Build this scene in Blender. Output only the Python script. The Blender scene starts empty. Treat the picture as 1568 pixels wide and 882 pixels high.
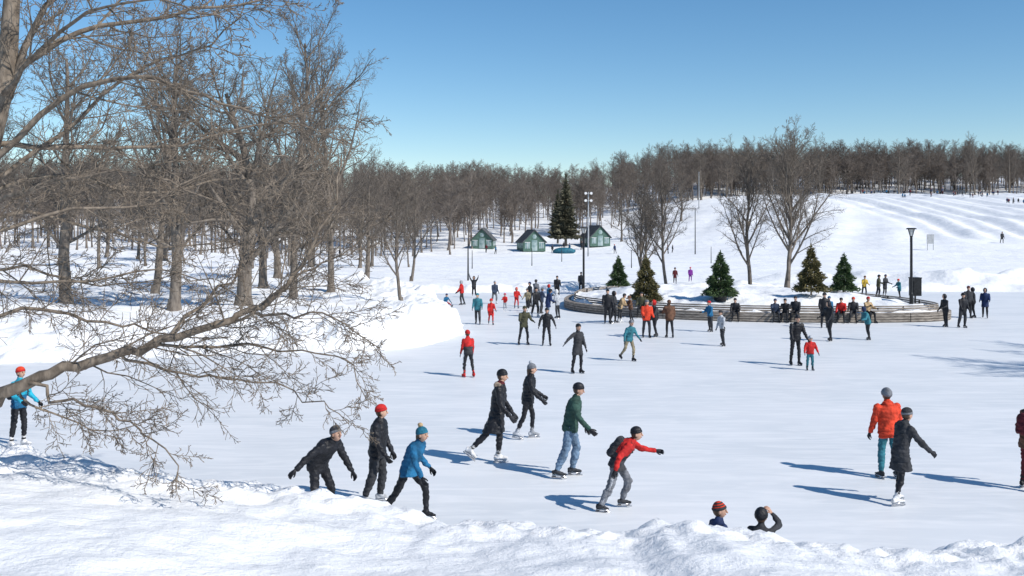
import bpy, math, random
import numpy as np
from mathutils import Vector, Matrix, noise
from mathutils.bvhtree import BVHTree
R=math.radians
scene=bpy.context.scene
COL=scene.collection
rng=random.Random(7)

# ------------------------------------------------------------------ materials
def newmat(name):
    m=bpy.data.materials.new(name); m.use_nodes=True
    nt=m.node_tree; return m,nt,nt.nodes['Principled BSDF']
def N(nt,t,**k):
    n=nt.nodes.new(t)
    for a,b in k.items(): setattr(n,a,b)
    return n
def noisy(name,c1,c2,scale=5,rough=.8,bump=.3,bscale=30,dist=.01,stretch=(1,1,1),metal=0,spec=.3,detail=3,ramp=(.35,.65)):
    m,nt,b=newmat(name)
    tc=N(nt,'ShaderNodeTexCoord'); mp=N(nt,'ShaderNodeMapping'); mp.inputs['Scale'].default_value=stretch
    nt.links.new(tc.outputs['Object'],mp.inputs[0])
    n=N(nt,'ShaderNodeTexNoise'); n.inputs['Scale'].default_value=scale; n.inputs['Detail'].default_value=detail
    nt.links.new(mp.outputs[0],n.inputs['Vector'])
    r=N(nt,'ShaderNodeValToRGB'); r.color_ramp.elements[0].position=ramp[0]; r.color_ramp.elements[1].position=ramp[1]
    r.color_ramp.elements[0].color=(*c1,1); r.color_ramp.elements[1].color=(*c2,1)
    nt.links.new(n.outputs['Fac'],r.inputs[0]); nt.links.new(r.outputs[0],b.inputs['Base Color'])
    if bump>0:
        n2=N(nt,'ShaderNodeTexNoise'); n2.inputs['Scale'].default_value=bscale; n2.inputs['Detail'].default_value=2
        nt.links.new(mp.outputs[0],n2.inputs['Vector'])
        bp=N(nt,'ShaderNodeBump'); bp.inputs['Strength'].default_value=bump; bp.inputs['Distance'].default_value=dist
        nt.links.new(n2.outputs['Fac'],bp.inputs['Height']); nt.links.new(bp.outputs[0],b.inputs['Normal'])
    b.inputs['Roughness'].default_value=rough; b.inputs['Metallic'].default_value=metal
    b.inputs['Specular IOR Level'].default_value=spec
    return m

FAB={'black':(.012,.013,.017),'charcoal':(.035,.037,.042),'grey':(.16,.17,.19),'lgrey':(.38,.4,.43),'white':(.7,.7,.7),
 'red':(.48,.02,.018),'orange':(.58,.05,.02),'blue':(.012,.11,.23),'teal':(.03,.15,.19),'navy':(.015,.03,.09),'green':(.03,.07,.055),
 'olive':(.06,.06,.035),'khaki':(.3,.25,.16),'jeans':(.13,.2,.29),'brown':(.12,.06,.035),'maroon':(.1,.015,.02),'purple':(.2,.03,.28),
 'yellow':(.5,.34,.05),'cyan':(.02,.32,.45),'fur':(.33,.26,.2),'tealhat':(.015,.13,.2),'tan':(.42,.3,.17),'pink':(.5,.08,.15),'dkblue':(.03,.045,.08)}
_mc={}
def fab(k):
    if k in _mc: return _mc[k]
    if k=='skin': m=noisy('skin',(.46,.27,.19),(.56,.35,.25),8,.5,.1,60,.002)
    elif k=='hair': m=noisy('hair',(.05,.03,.018),(.11,.065,.04),30,.5,.5,80,.004,(1,1,.2))
    elif k=='blade': m=noisy('skate_blade',(.5,.5,.52),(.7,.7,.72),20,.25,.05,40,.001,metal=.9)
    elif k=='eye': m=noisy('eye',(.02,.015,.012),(.03,.02,.015),8,.2,.0,10)
    elif k=='lip': m=noisy('lip',(.35,.1,.09),(.4,.13,.11),8,.5,.0,10)
    else:
        c=FAB[k]; m=noisy('fabric_'+k,tuple(v*.65 for v in c),tuple(min(1,v*1.3) for v in c),7,.8 if k!='black' else .55,.7,18,.025)
    _mc[k]=m; return m

def snow_mat():
    m,nt,b=newmat('snow')
    tc=N(nt,'ShaderNodeTexCoord')
    n0=N(nt,'ShaderNodeTexNoise'); n0.inputs['Scale'].default_value=.25; n0.inputs['Detail'].default_value=3
    r=N(nt,'ShaderNodeValToRGB'); r.color_ramp.elements[0].color=(.79,.805,.825,1); r.color_ramp.elements[1].color=(.87,.88,.885,1)
    r.color_ramp.elements[0].position=.35; r.color_ramp.elements[1].position=.6
    nt.links.new(tc.outputs['Object'],n0.inputs['Vector']); nt.links.new(n0.outputs['Fac'],r.inputs[0]); nt.links.new(r.outputs[0],b.inputs['Base Color'])
    a=N(nt,'ShaderNodeTexNoise'); a.inputs['Scale'].default_value=3.4; a.inputs['Detail'].default_value=7; a.inputs['Roughness'].default_value=.68
    c=N(nt,'ShaderNodeTexNoise'); c.inputs['Scale'].default_value=.7; c.inputs['Detail'].default_value=2
    for q in (a,c): nt.links.new(tc.outputs['Object'],q.inputs['Vector'])
    b1=N(nt,'ShaderNodeBump'); b1.inputs['Strength'].default_value=.5; b1.inputs['Distance'].default_value=.35
    b2=N(nt,'ShaderNodeBump'); b2.inputs['Strength'].default_value=.85; b2.inputs['Distance'].default_value=.075
    nt.links.new(c.outputs['Fac'],b1.inputs['Height']); nt.links.new(a.outputs['Fac'],b2.inputs['Height'])
    nt.links.new(b1.outputs[0],b2.inputs['Normal']); nt.links.new(b2.outputs[0],b.inputs['Normal'])
    b.inputs['Roughness'].default_value=.65; b.inputs['Specular IOR Level'].default_value=.25
    return m
def ice_mat():
    m,nt,b=newmat('ice')
    tc=N(nt,'ShaderNodeTexCoord')
    def nz(scale,st,rot=0,det=4,dis=.6):
        mp=N(nt,'ShaderNodeMapping'); mp.inputs['Scale'].default_value=st; mp.inputs['Rotation'].default_value=(0,0,R(rot))
        n=N(nt,'ShaderNodeTexNoise'); n.inputs['Scale'].default_value=scale; n.inputs['Detail'].default_value=det; n.inputs['Distortion'].default_value=dis
        nt.links.new(tc.outputs['Object'],mp.inputs[0]); nt.links.new(mp.outputs[0],n.inputs['Vector']); return n
    n0=nz(.22,(1,1.6,1),0,5); n1=nz(1.3,(.35,2.2,1),14,5,1.0); n2=nz(1.8,(.5,1.6,1),-42,4,1.0)
    r0=N(nt,'ShaderNodeValToRGB'); r0.color_ramp.elements[0].position=.36; r0.color_ramp.elements[1].position=.64
    r0.color_ramp.elements[0].color=(.655,.685,.71,1); r0.color_ramp.elements[1].color=(.735,.755,.775,1)
    nt.links.new(n0.outputs['Fac'],r0.inputs[0])
    last=r0.outputs[0]
    for n,lo,hi,f in ((n1,.46,.7,.65),(n2,.5,.7,.45)):
        mr=N(nt,'ShaderNodeMapRange'); mr.inputs['From Min'].default_value=lo; mr.inputs['From Max'].default_value=hi; mr.inputs['To Max'].default_value=f
        nt.links.new(n.outputs['Fac'],mr.inputs[0])
        mx=N(nt,'ShaderNodeMixRGB'); mx.inputs[2].default_value=(.82,.83,.84,1)
        nt.links.new(mr.outputs[0],mx.inputs[0]); nt.links.new(last,mx.inputs[1]); last=mx.outputs[0]
    nt.links.new(last,b.inputs['Base Color'])
    bp=N(nt,'ShaderNodeBump'); bp.inputs['Strength'].default_value=.35; bp.inputs['Distance'].default_value=.015
    nt.links.new(n1.outputs['Fac'],bp.inputs['Height']); nt.links.new(bp.outputs[0],b.inputs['Normal'])
    b.inputs['Roughness'].default_value=.5; b.inputs['Specular IOR Level'].default_value=.3
    return m
SNOW=snow_mat(); ICE=ice_mat()
BARK_NEAR=noisy('bark_tan',(.11,.088,.068),(.25,.205,.16),14,.85,.6,40,.01,(1,1,.4))
BARK=noisy('bark_grey',(.11,.092,.077),(.21,.18,.15),8,.9,.4,30,.01,(1,1,.3),detail=2)
BARK_FAR=noisy('bark_forest',(.13,.108,.092),(.21,.178,.152),.6,.9,0,5,detail=0)
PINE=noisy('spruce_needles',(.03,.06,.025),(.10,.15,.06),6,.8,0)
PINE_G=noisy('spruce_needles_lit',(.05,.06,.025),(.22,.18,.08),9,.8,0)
PINE_F=noisy('spruce_needles_far',(.06,.06,.04),(.14,.13,.085),1.5,.8,0)
WOOD=noisy('weathered_wood',(.16,.14,.12),(.34,.3,.26),3,.8,.4,30,.006,(1,1,5))
DARK=noisy('dark_gap',(.015,.014,.013),(.03,.028,.025),5)
METAL=noisy('black_metal',(.012,.013,.014),(.025,.026,.028),8,.45,.1,30,.002)
LAMPG=noisy('lamp_glass',(.45,.46,.45),(.6,.6,.58),5,.3,0,5)
GREENP=noisy('green_paint',(.05,.10,.08),(.08,.15,.115),4,.6,.1,20)
GLASS=noisy('window_glass',(.12,.2,.2),(.35,.42,.42),1.3,.15,0,5,spec=.6)
ROOF=noisy('roof_shingle',(.05,.055,.06),(.11,.115,.12),5,.9,.3,15)
WHITEP=noisy('white_paint',(.6,.6,.6),(.75,.75,.75),3,.5,0,5)
GREYP=noisy('galvanised_steel',(.3,.31,.32),(.42,.43,.44),3,.5,0,5)
TEALP=noisy('teal_tarp',(.015,.09,.14),(.03,.16,.22),3,.6,.3,8)

# ------------------------------------------------------------------ noise + terrain
TAB=np.random.RandomState(3).rand(256,256)
def vn(x,y,s=0):
    x=x+s*17.3; y=y+s*9.1
    ix=np.floor(x).astype(int); iy=np.floor(y).astype(int); fx=x-ix; fy=y-iy
    fx=fx*fx*(3-2*fx); fy=fy*fy*(3-2*fy)
    g=lambda a,b: TAB[a&255,b&255]
    return (g(ix,iy)*(1-fx)+g(ix+1,iy)*fx)*(1-fy)+(g(ix,iy+1)*(1-fx)+g(ix+1,iy+1)*fx)*fy-.5
def fbm(x,y,f,o=4,g=.5,s=0):
    v=0;a=1;ca,sa=.8,.6
    for i in range(o):
        v=v+a*vn(x*f,y*f,s+i*3); f*=2.03; a*=g
        x,y=x*ca-y*sa,x*sa+y*ca
    return v
def sm(t): t=np.clip(t,0,1); return t*t*(3-2*t)
def catmull(P,n,closed=True):
    out=[];m=len(P)
    rngi=range(m if closed else m-1)
    for i in rngi:
        p0,p1,p2,p3=[np.array(P[(i+k)%m] if closed else P[min(max(i+k,0),m-1)],float) for k in(-1,0,1,2)]
        for j in range(n):
            t=j/n
            out.append(.5*((2*p1)+(-p0+p2)*t+(2*p0-5*p1+4*p2-p3)*t*t+(-p0+3*p1-3*p2+p3)*t**3))
    if not closed: out.append(np.array(P[-1],float))
    return out
RINK=catmull([(-48,6),(-47,32),(-18,34.5),(-10,37.2),(-4.9,38.7),(-2.8,41.3),(-2.1,46.6),(-3.2,55),(-5.9,62.5),(-9,70),(0,73),(30,74),(45,71),(60,60),(62,6)],5)
ISLAND=catmull([(3.2,61),(3.6,57),(6,53.6),(9,51.6),(13,50.3),(18,50),(21.8,50.8),(23.2,53),(22.8,58),(20,64),(14,69),(8,69),(4.5,66)],6)
def sdist(px,py,poly):
    d=np.full(px.shape,1e9); ins=np.zeros(px.shape,bool); n=len(poly)
    for i in range(n):
        ax,ay=poly[i]; bx,by=poly[(i+1)%n]
        ex,ey=bx-ax,by-ay; L=ex*ex+ey*ey+1e-12
        t=np.clip(((px-ax)*ex+(py-ay)*ey)/L,0,1)
        d=np.minimum(d,np.hypot(px-ax-t*ex,py-ay-t*ey))
        c=((ay>py)!=(by>py)); xi=ax+(py-ay)*ex/(ey if abs(ey)>1e-9 else 1e-9)
        ins^=(c&(px<xi))
    return np.where(ins,-d,d)
CX=[-30,-9,-6.17,-4.03,-2.9,-2.19,-1.5,-.94,-.3,.31,.8,1.1,1.42,1.9,2.3,2.67,3.1,3.4,4.0,4.9,8,30]
CY=[16,13,12,11.5,11.2,11,10.9,10.7,10.5,10.3,10.2,10.1,10,9.9,9.85,9.8,9.75,9.7,9.6,9.5,9.5,11]
CZ=[3.2,2.32,2.16,1.98,1.87,1.80,1.69,1.66,1.68,1.70,1.74,1.72,1.84,1.86,1.81,1.78,1.76,1.78,1.78,1.72,1.7,2.2]
def terrain(x,y):
    x=np.asarray(x,float);y=np.asarray(y,float)
    yc=np.interp(x,CX,CY); zc=np.interp(x,CX,CZ)
    yc=yc+fbm(x,y*0,.9,3,.6,5)*.5
    t=np.clip(y/yc,-3,1)
    foot=3.25
    zin=foot+(zc-foot)*t
    crest=np.exp(-((y-yc)/1.2)**2)
    lum=fbm(x,y,.7,3,.5,1)*.14*sm((yc+1-y)/2)+fbm(x,y,2.6,4,.6,2)*.10*(.25+.75*crest)
    lum=lum+(np.abs(fbm(x,y,3.1,3,.6,8))-.15)*.14*np.exp(-((y-yc+.1)/.7)**2)
    drop=np.where(y>yc,(y-yc),0)
    zout=zc-(.10*drop+.35*drop**1.6)
    near=np.where(y<=yc,zin,zout)+lum*sm((3.6-drop)/2)-.03
    near=np.where(y>yc+6,-1,near)
    d=np.full(x.shape,300.); mk=(np.abs(x)<400)&(y<420)
    d[mk]=sdist(x[mk],y[mk],RINK)
    w=sm((-x)/3)*(1-sm((y-56-np.maximum(0,-x-6)*2.2)/22))
    T=.32+.92*w+.35*sm((y-80)/110)
    face=1.5+fbm(x,y,.5,3,.5,4)*1.4+4.5*sm((-x-6)/7)*(y<60)
    out=-.06+T*sm(d/face)
    out=out+sm(d/1.2)*(fbm(x,y,.45,4,.5,6)*(.3*w+.05)+fbm(x,y,1.1,4,.55,9)*(.40*w+.04)*np.exp(-(d/4.5)**2))
    out=out+.35*np.exp(-((d-1.6)/1.1)**2)*(.6+fbm(x,y,.6,3,.6,12)*1.4)*(y>60)*(d>0)
    out=out+(d>0)*(x>18)*(y>60)*(.75+fbm(x,y,.35,3,.6,18)*1.0)*np.exp(-((y-82-fbm(x,y*0,.1,2,.5,15)*9)/2.5)**2)*sm((x-18)/6)
    wood=.09*np.clip(y-200,0,170)-.03*np.maximum(0,y-430)
    hill=13.5*sm((y-98)/200)+.13*np.clip(y-306,0,90)-.03*np.maximum(0,y-430)
    mask=sm((x-8)/62)
    out=out+wood*(1-mask)+hill*mask+fbm(x,y,.03,3,.5,11)*2.0*sm((y-110)/90)
    gx=x+(y-220)**2*.0022-(y-220)*.05
    g=np.sin(gx*1.15)+.6*np.sin(gx*.47+1)
    out=out-.36*g*sm((gx-74)/8)*sm((160-x)/10)*sm((y-145)/25)*sm((287-y)/14)
    out=out-.2*np.sin((x*.5-y*.2)*1.1)*sm((x-30)/15)*sm((80-x)/15)*sm((y-130)/30)*sm((250-y)/30)
    out=np.where(d<=0,-.06,out)
    z=np.maximum(near,out)
    mk=(x>0)&(x<28)&(y>45)&(y<75)
    di=np.full(x.shape,9.); di[mk]=sdist(x[mk],y[mk],ISLAND)
    zi=-.06+.56*sm((-di-.15)/.35)+.6*sm((-di-.5)/4)+ (di<-.5)*(fbm(x,y,.5,3,.5,13)*.35+fbm(x,y,2,2,.5,14)*.1)
    z=np.where(di<-.15,np.maximum(z,zi),z)
    return z
def gz(x,y): return float(terrain(np.array([x]),np.array([y]))[0])
def graded(lims):
    out=[lims[0][0]]
    for a,b,s0,s1 in lims:
        p=a
        while p<b:
            st=s0+(s1-s0)*(p-a)/(b-a); p+=st; out.append(min(p,b) if p<b else b)
    return np.array(out)
xp=graded([(0,7.5,.055,.06),(7.5,30,.08,.38),(30,150,.45,1.3),(150,420,2,14),(420,2500,30,300)])
xs=np.concatenate([-xp[:0:-1],xp])
ys=graded([(-60,2,8,.4),(2,15,.075,.055),(15,36,.4,.25),(36,76,.16,.3),(76,320,.5,2.2),(320,460,3,8),(460,3000,20,300)])
X,Y=np.meshgrid(xs,ys); Z=terrain(X,Y)
nx,ny=len(xs),len(ys)
me=bpy.data.meshes.new('snow_ground')
co=np.stack([X,Y,Z],-1).reshape(-1,3)
idx=np.arange(nx*ny).reshape(ny,nx)
q=np.stack([idx[:-1,:-1],idx[:-1,1:],idx[1:,1:],idx[1:,:-1]],-1).reshape(-1,4)
me.vertices.add(len(co)); me.vertices.foreach_set('co',co.ravel())
me.loops.add(q.size); me.loops.foreach_set('vertex_index',q.ravel().astype(np.int32))
me.polygons.add(len(q)); me.polygons.foreach_set('loop_start',np.arange(0,q.size,4,dtype=np.int32))
me.update(calc_edges=True); me.polygons.foreach_set('use_smooth',np.ones(len(q),bool))
me.materials.append(SNOW); og=bpy.data.objects.new('snow_ground',me); COL.objects.link(og)

def mesh_obj(name,V,F,mats,mi=None,smooth=False,parent=None,loc=None):
    m=bpy.data.meshes.new(name); m.from_pydata([tuple(v) for v in V],[],F)
    for a in mats: m.materials.append(a)
    if mi is not None: m.polygons.foreach_set('material_index',np.array(mi,np.int32))
    if smooth: m.polygons.foreach_set('use_smooth',np.ones(len(F),bool))
    m.update(); o=bpy.data.objects.new(name,m); COL.objects.link(o)
    if parent: o.parent=parent
    if loc: o.location=loc
    return o
mesh_obj('ice_rink',[(-52,9,0),(66,9,0),(66,78,0),(-52,78,0)],[(0,1,2,3)],[ICE])
def empty(name,loc=(0,0,0)):
    e=bpy.data.objects.new(name,None); e.location=loc; COL.objects.link(e); return e

# ------------------------------------------------------------------ loft builder
class Raw:
    def __init__(s): s.v=[];s.f=[];s.l=[]
    def loft(s,rings,label,n=12):
        b=len(s.v)
        cs=[(math.cos(2*math.pi*k/n),math.sin(2*math.pi*k/n)) for k in range(n)]
        for c,a,d in rings:
            for ca,sa in cs: s.v.append(c+a*ca+d*sa)
        m=len(rings)
        for i in range(m-1):
            for k in range(n):
                k2=(k+1)%n
                s.f.append((b+i*n+k,b+i*n+k2,b+(i+1)*n+k2,b+(i+1)*n+k)); s.l.append(label)
        s.v.append(rings[0][0].copy()); s.v.append(rings[-1][0].copy()); e=len(s.v)
        for k in range(n):
            k2=(k+1)%n
            s.f.append((e-2,b+k2,b+k)); s.l.append(label)
            s.f.append((e-1,b+(m-1)*n+k,b+(m-1)*n+k2)); s.l.append(label)
    def capsule(s,p0,p1,r0,r1,label,n=12,ax=None,fl=1.0,caps=True):
        d=(p1-p0).normalized()
        a=ax.copy() if ax is not None else (Vector((0,1,0)) if abs(d.y)<.9 else Vector((1,0,0)))
        a=(a-d*a.dot(d)).normalized(); c=d.cross(a)
        rings=[]
        if caps:
            for t in (80,50,22): rings.append((p0-d*r0*math.sin(R(t)),a*r0*math.cos(R(t)),c*r0*fl*math.cos(R(t))))
        m=max(2,int((p1-p0).length/.05)) if n>8 else 1
        for i in range(m+1):
            t=i/m; r=r0+(r1-r0)*t; rings.append((p0.lerp(p1,t),a*r,c*r*fl))
        if caps:
            for t in (22,50,80): rings.append((p1+d*r1*math.sin(R(t)),a*r1*math.cos(R(t)),c*r1*fl*math.cos(R(t))))
        s.loft(rings,label,n)
    def ellipsoid(s,c,M,rx,ry,rz,label,nu=12,nv=9,fn=None):
        b=len(s.v)
        for i in range(1,nv):
            th=math.pi*i/nv
            for k in range(nu):
                ph=2*math.pi*k/nu
                p=Vector((math.sin(th)*math.cos(ph),math.sin(th)*math.sin(ph),math.cos(th)))
                if fn: p=fn(p)
                s.v.append(c+M@Vector((p.x*rx,p.y*ry,p.z*rz)))
        t=len(s.v); s.v.append(c+M@Vector((0,0,rz))); s.v.append(c+M@Vector((0,0,-rz)))
        for i in range(nv-2):
            for k in range(nu):
                k2=(k+1)%nu; s.f.append((b+i*nu+k,b+(i+1)*nu+k,b+(i+1)*nu+k2,b+i*nu+k2)); s.l.append(label)
        for k in range(nu):
            k2=(k+1)%nu
            s.f.append((t,b+k,b+k2)); s.l.append(label)
            s.f.append((t+1,b+(nv-2)*nu+k2,b+(nv-2)*nu+k)); s.l.append(label)
    def box(s,c,M,sx,sy,sz,label):
        b=len(s.v)
        for x in(-1,1):
            for y in(-1,1):
                for z in(-1,1): s.v.append(c+M@Vector((x*sx/2,y*sy/2,z*sz/2)))
        for f in((0,1,3,2),(4,6,7,5),(0,4,5,1),(2,3,7,6),(0,2,6,4),(1,5,7,3)): s.f.append(tuple(b+i for i in f)); s.l.append(label)

def hand(raw,w,d,nrm,s,label,near):
    lat=d.cross(nrm).normalized()
    k=1.03*s
    raw.loft([(w-d*.02*k,lat*.026*k,nrm*.024*k),(w+d*.02*k,lat*.034*k,nrm*.022*k),(w+d*.06*k,lat*.042*k,nrm*.02*k),(w+d*.092*k,lat*.04*k,nrm*.016*k),(w+d*.1*k,lat*.03*k,nrm*.008*k)],label,8)
    if not near:
        raw.capsule(w+d*.08*k,w+d*.15*k+nrm*.02*k,.032*k,.022*k,label,8,ax=lat,fl=.6)
        raw.capsule(w+d*.03*k+lat*.03*k,w+d*.085*k+lat*.06*k,.016*k,.012*k,label,6); return
    for off,L in((-.031,.055),(-.0105,.07),(.0105,.076),(.031,.066)):
        p=w+d*.09*k+lat*off*k; d1=(d+nrm*.45+lat*off*2).normalized(); d2=(d*.6+nrm*1.0).normalized()
        q=p+d1*L*.55*k; raw.capsule(p-d1*.01,q,.0125*k,.011*k,label,6); raw.capsule(q,q+d2*L*.5*k,.011*k,.009*k,label,6)
    p=w+d*.025*k+lat*.03*k; q=p+(d*.8+lat*.5+nrm*.3).normalized()*.045*k
    raw.capsule(p,q,.015*k,.0125*k,label,6); raw.capsule(q,q+(d*.9+lat*.05+nrm*.5).normalized()*.032*k,.0125*k,.0105*k,label,6)

NP=[0]
def person(name,x,y,hd,H=1.7,lean=5,legs=((4,4,7),(-3,4,6)),arms=((6,9,18),(2,9,18)),top='black',top2=None,pants='black',shoe='black',
    hat='beanie',hatc='black',hatc2=None,pom=None,coat=0,pack=None,glove='black',vox=.03,yaw=0,hp=0,puff=1.,fem=0,hair=False,z0=0,skates=True,
    near=False,legw=1.,hood=None,collar=None,stripe=None,parent=None,mesh_only=False):
    s=H/1.81; hs=s+(1-s)*.4
    B=Raw(); D=Raw()
    def dirL(a): return Vector((math.sin(R(a)),0,math.cos(R(a))))
    pts=[Vector((0,0,0))];n=26
    for i in range(n):
        t=(i+.5)/n; pts.append(pts[-1]+dirL(lean*(.55+.9*t))*(.52/n))
    def sp(t):
        if t<=0: return dirL(lean*.5)*t*s
        q=t/.52*n; i=min(int(q),n-1); return (pts[i].lerp(pts[i+1],q-i))*s
    def fw(t):
        a=R(lean*(.55+.9*max(0,t)/.52)) if t>0 else R(lean*.5); return Vector((math.cos(a),0,-math.sin(a)))
    Yv=Vector((0,1,0)); wf=1-.1*fem
    hip=[Vector((0,.088*sg,-.01))*s for sg in(1,-1)]
    B.loft([(sp(t),Yv*w*s*wf,fw(t)*d*s) for t,w,d in((-.13,.08,.07),(-.11,.14,.11),(-.05,.165,.125),(.03,.16,.12),(.1,.14,.105))],'pants')
    kn=[];an=[];lw=legw
    for i,sg in((0,1),(1,-1)):
        L=legs[i]; f,a,k=L[0],L[1],L[2]; pt=L[3] if len(L)>3 else 0
        d1=Vector((math.sin(R(f)),sg*math.sin(R(a)),-math.cos(R(f)))).normalized()
        d2=Vector((math.sin(R(f-k)),sg*math.sin(R(a))*.6,-math.cos(R(f-k)))).normalized()
        K=hip[i]+d1*.44*s; A=K+d2*.42*s; kn.append(K);an.append(A)
        B.capsule(hip[i],K,.092*s*(1+.4*(lw-1)),.064*s*lw,'pants')
        B.capsule(K,K.lerp(A,.3),.064*s*lw,.066*s*lw,'pants')
        B.capsule(K.lerp(A,.3),K.lerp(A,.86),.066*s*lw,.049*s*lw,'pants',ax=Yv)
        if stripe: B.capsule(hip[i].lerp(K,.2)+Yv*sg*.065*s,K+Yv*sg*.05*s*lw,.033*s,.026*s,'stripe');B.capsule(K+Yv*sg*.05*s*lw,K.lerp(A,.8)+Yv*sg*.036*s*lw,.026*s,.024*s,'stripe')
        yw=R(8*sg); pr=R(pt)
        fd=Vector((math.cos(yw)*math.cos(pr),math.sin(yw),math.sin(pr))).normalized(); ud=Vector((-math.sin(pr)*math.cos(yw),0,math.cos(pr))); ud=(ud-fd*ud.dot(fd)).normalized()
        sd=ud.cross(fd).normalized()
        B.capsule(K.lerp(A,.72),A-ud*.01*s,.05*s,.05*s,'shoe')
        B.loft([(A-fd*(.085)*s-ud*.03*s,sd*.03*s,ud*.03*s),(A-fd*.07*s-ud*.03*s,sd*.04*s,ud*.045*s),(A+fd*.0*s-ud*.02*s,sd*.042*s,ud*.05*s),(A+fd*.08*s-ud*.035*s,sd*.045*s,ud*.036*s),(A+fd*.15*s-ud*.045*s,sd*.045*s,ud*.026*s),(A+fd*.185*s-ud*.05*s,sd*.03*s,ud*.018*s)],'shoe')
        if skates:
            M=Matrix((fd,sd,ud)).transposed()
            D.box(A+fd*.05*s-ud*.115*s,M,.29*s,.006,.028*s,'blade')
            D.box(A-fd*.045*s-ud*.09*s,M,.06*s,.03*s,.035*s,'shoe'); D.box(A+fd*.12*s-ud*.09*s,M,.07*s,.03*s,.035*s,'shoe')
            D.box(A+fd*.045*s-ud*.076*s,M,.25*s,.06*s,.014*s,'blade' if near else 'shoe')
        else:
            M=Matrix((fd,sd,ud)).transposed(); D.box(A+fd*.05*s-ud*.08*s,M,.27*s,.085*s,.02*s,'shoe')
    pf=puff
    prof=[(-.10,.178,.142),(-.06,.186,.148),(0,.182,.143),(.1,.172,.132),(.2,.178,.135),(.3,.192,.14),(.38,.2,.138),(.44,.195,.125),(.48,.16,.11),(.515,.1,.09),(.545,.072,.078)]
    def ring(t,w,d): return (sp(min(t,.52))+ (dirL(lean)*(t-.52)*s if t>.52 else Vector((0,0,0))),Yv*w*s*wf*pf,fw(t)*d*s*pf)
    if top2:
        B.loft([ring(*p) for p in prof if p[0]<=.2],'top2',16); B.loft([ring(p[0],p[1]*1.02,p[2]*1.04) for p in prof if p[0]>=.2],'top',16)
    else: B.loft([ring(*p) for p in prof],'top',16)
    if coat>0:
        rr=[(sp(.1),Yv*.172*s*wf,fw(.1)*.13*s)]
        m=6
        for i in range(m+1):
            q=coat*i/m
            P=[]
            for j in (0,1):
                if q<.44: P.append(hip[j].lerp(kn[j],q/.44))
                else: P.append(kn[j].lerp(an[j],(q-.44)/.42))
            c=(P[0]+P[1])/2; dx=abs(P[0].x-P[1].x)/2; dy=abs(P[0].y-P[1].y)/2
            rr.append((c,Yv*(dy+(.1+.05*q)*s),Vector((1,0,0))*(dx*.85+(.125+.02*q)*s)))
        B.loft(rr,'top2' if top2 else 'top',16)
    for i,sg in((0,1),(1,-1)):
        A=arms[i]; f,a,e=A[0],A[1],A[2]; a2=A[3] if len(A)>3 else a*.5
        sh=sp(.445)+Yv*sg*.178*s*wf*pf
        d1=Vector((math.sin(R(f))*math.cos(R(a)),sg*math.sin(R(a)),-math.cos(R(f))*math.cos(R(a))))
        d2=Vector((math.sin(R(f+e))*math.cos(R(a2)),sg*math.sin(R(a2)),-math.cos(R(f+e))*math.cos(R(a2))))
        E=sh+d1*.285*s; W=E+d2*.245*s
        B.capsule(sh,E,.072*s*pf,.056*s*pf,'top'); B.capsule(E,W,.057*s*pf,.043*s*pf,'top')
        nr=Yv*-sg; nr=(nr-d2*nr.dot(d2)).normalized()
        if near: hand(D,W+d2*.035*s,d2,nr,s,'glove',True)
        else: hand(B if vox<.025 else D,W+d2*.035*s,d2,nr,s,'glove',False)
    nd=dirL(lean*.75); nb=sp(.5); hc=nb+nd*.125*s+nd*.06*hs+Vector((.015*s,0,0))
    B.capsule(nb,hc-nd*.06*s,.058*s,.052*s,'skin')
    B.capsule(nb+nd*.0,nb+nd*.05*s,.085*s,.075*s,collar or 'top')
    M=Matrix.Rotation(R(yaw),3,'Z')@Matrix.Rotation(R(lean*.4+hp),3,'Y')
    h=hs
    def hf(p):
        p=p.copy()
        if p.z<0:
            p.y*=1-.3*(-p.z)**1.3
            if p.x<0: p.x*=1-.35*(-p.z)
        if p.x>0: p.x*=.97
        return p
    D.ellipsoid(hc,M,.098*h,.077*h,.122*h,'skin',16,12,hf)
    if near or vox<.025:
        def at(a,b,c): return hc+M@Vector((a*h,b*h,c*h))
        D.capsule(at(.092,0,.01),at(.108,0,-.022),.009*h,.014*h,'skin',6)
        for sg in(1,-1):
            D.ellipsoid(at(.083,sg*.03,.008),M,.011*h,.012*h,.007*h,'eye',8,6)
            D.ellipsoid(at(-.003,sg*.078,-.01),M,.02*h,.009*h,.032*h,'skin',8,6)
            D.ellipsoid(at(.088,sg*.03,.026),M,.008*h,.018*h,.004*h,'hair',8,5)
        D.ellipsoid(at(.085,0,-.055),M,.012*h,.022*h,.006*h,'lip',8,5)
    Mt=M@Matrix.Rotation(R(-14),3,'Y')
    def hr(zz,a,b,dx=-.004): return (hc+Mt@Vector((dx*h,0,zz*h)),Mt@Vector((0,b*h,0)),Mt@Vector((a*h,0,0)))
    D.ellipsoid(hc+M@Vector((-.014*h,0,.012*h)),M,.096*h,.082*h,.118*h,'hair',12,9,lambda p: Vector((min(p.x,.35),p.y,max(p.z,-.75))))
    if hair: D.capsule(hc+M@Vector((-.075*h,0,-.03*h)),hc+Vector((-.085*h,0,-.2*h)),.05*h,.03*h,'hair',8)
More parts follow.
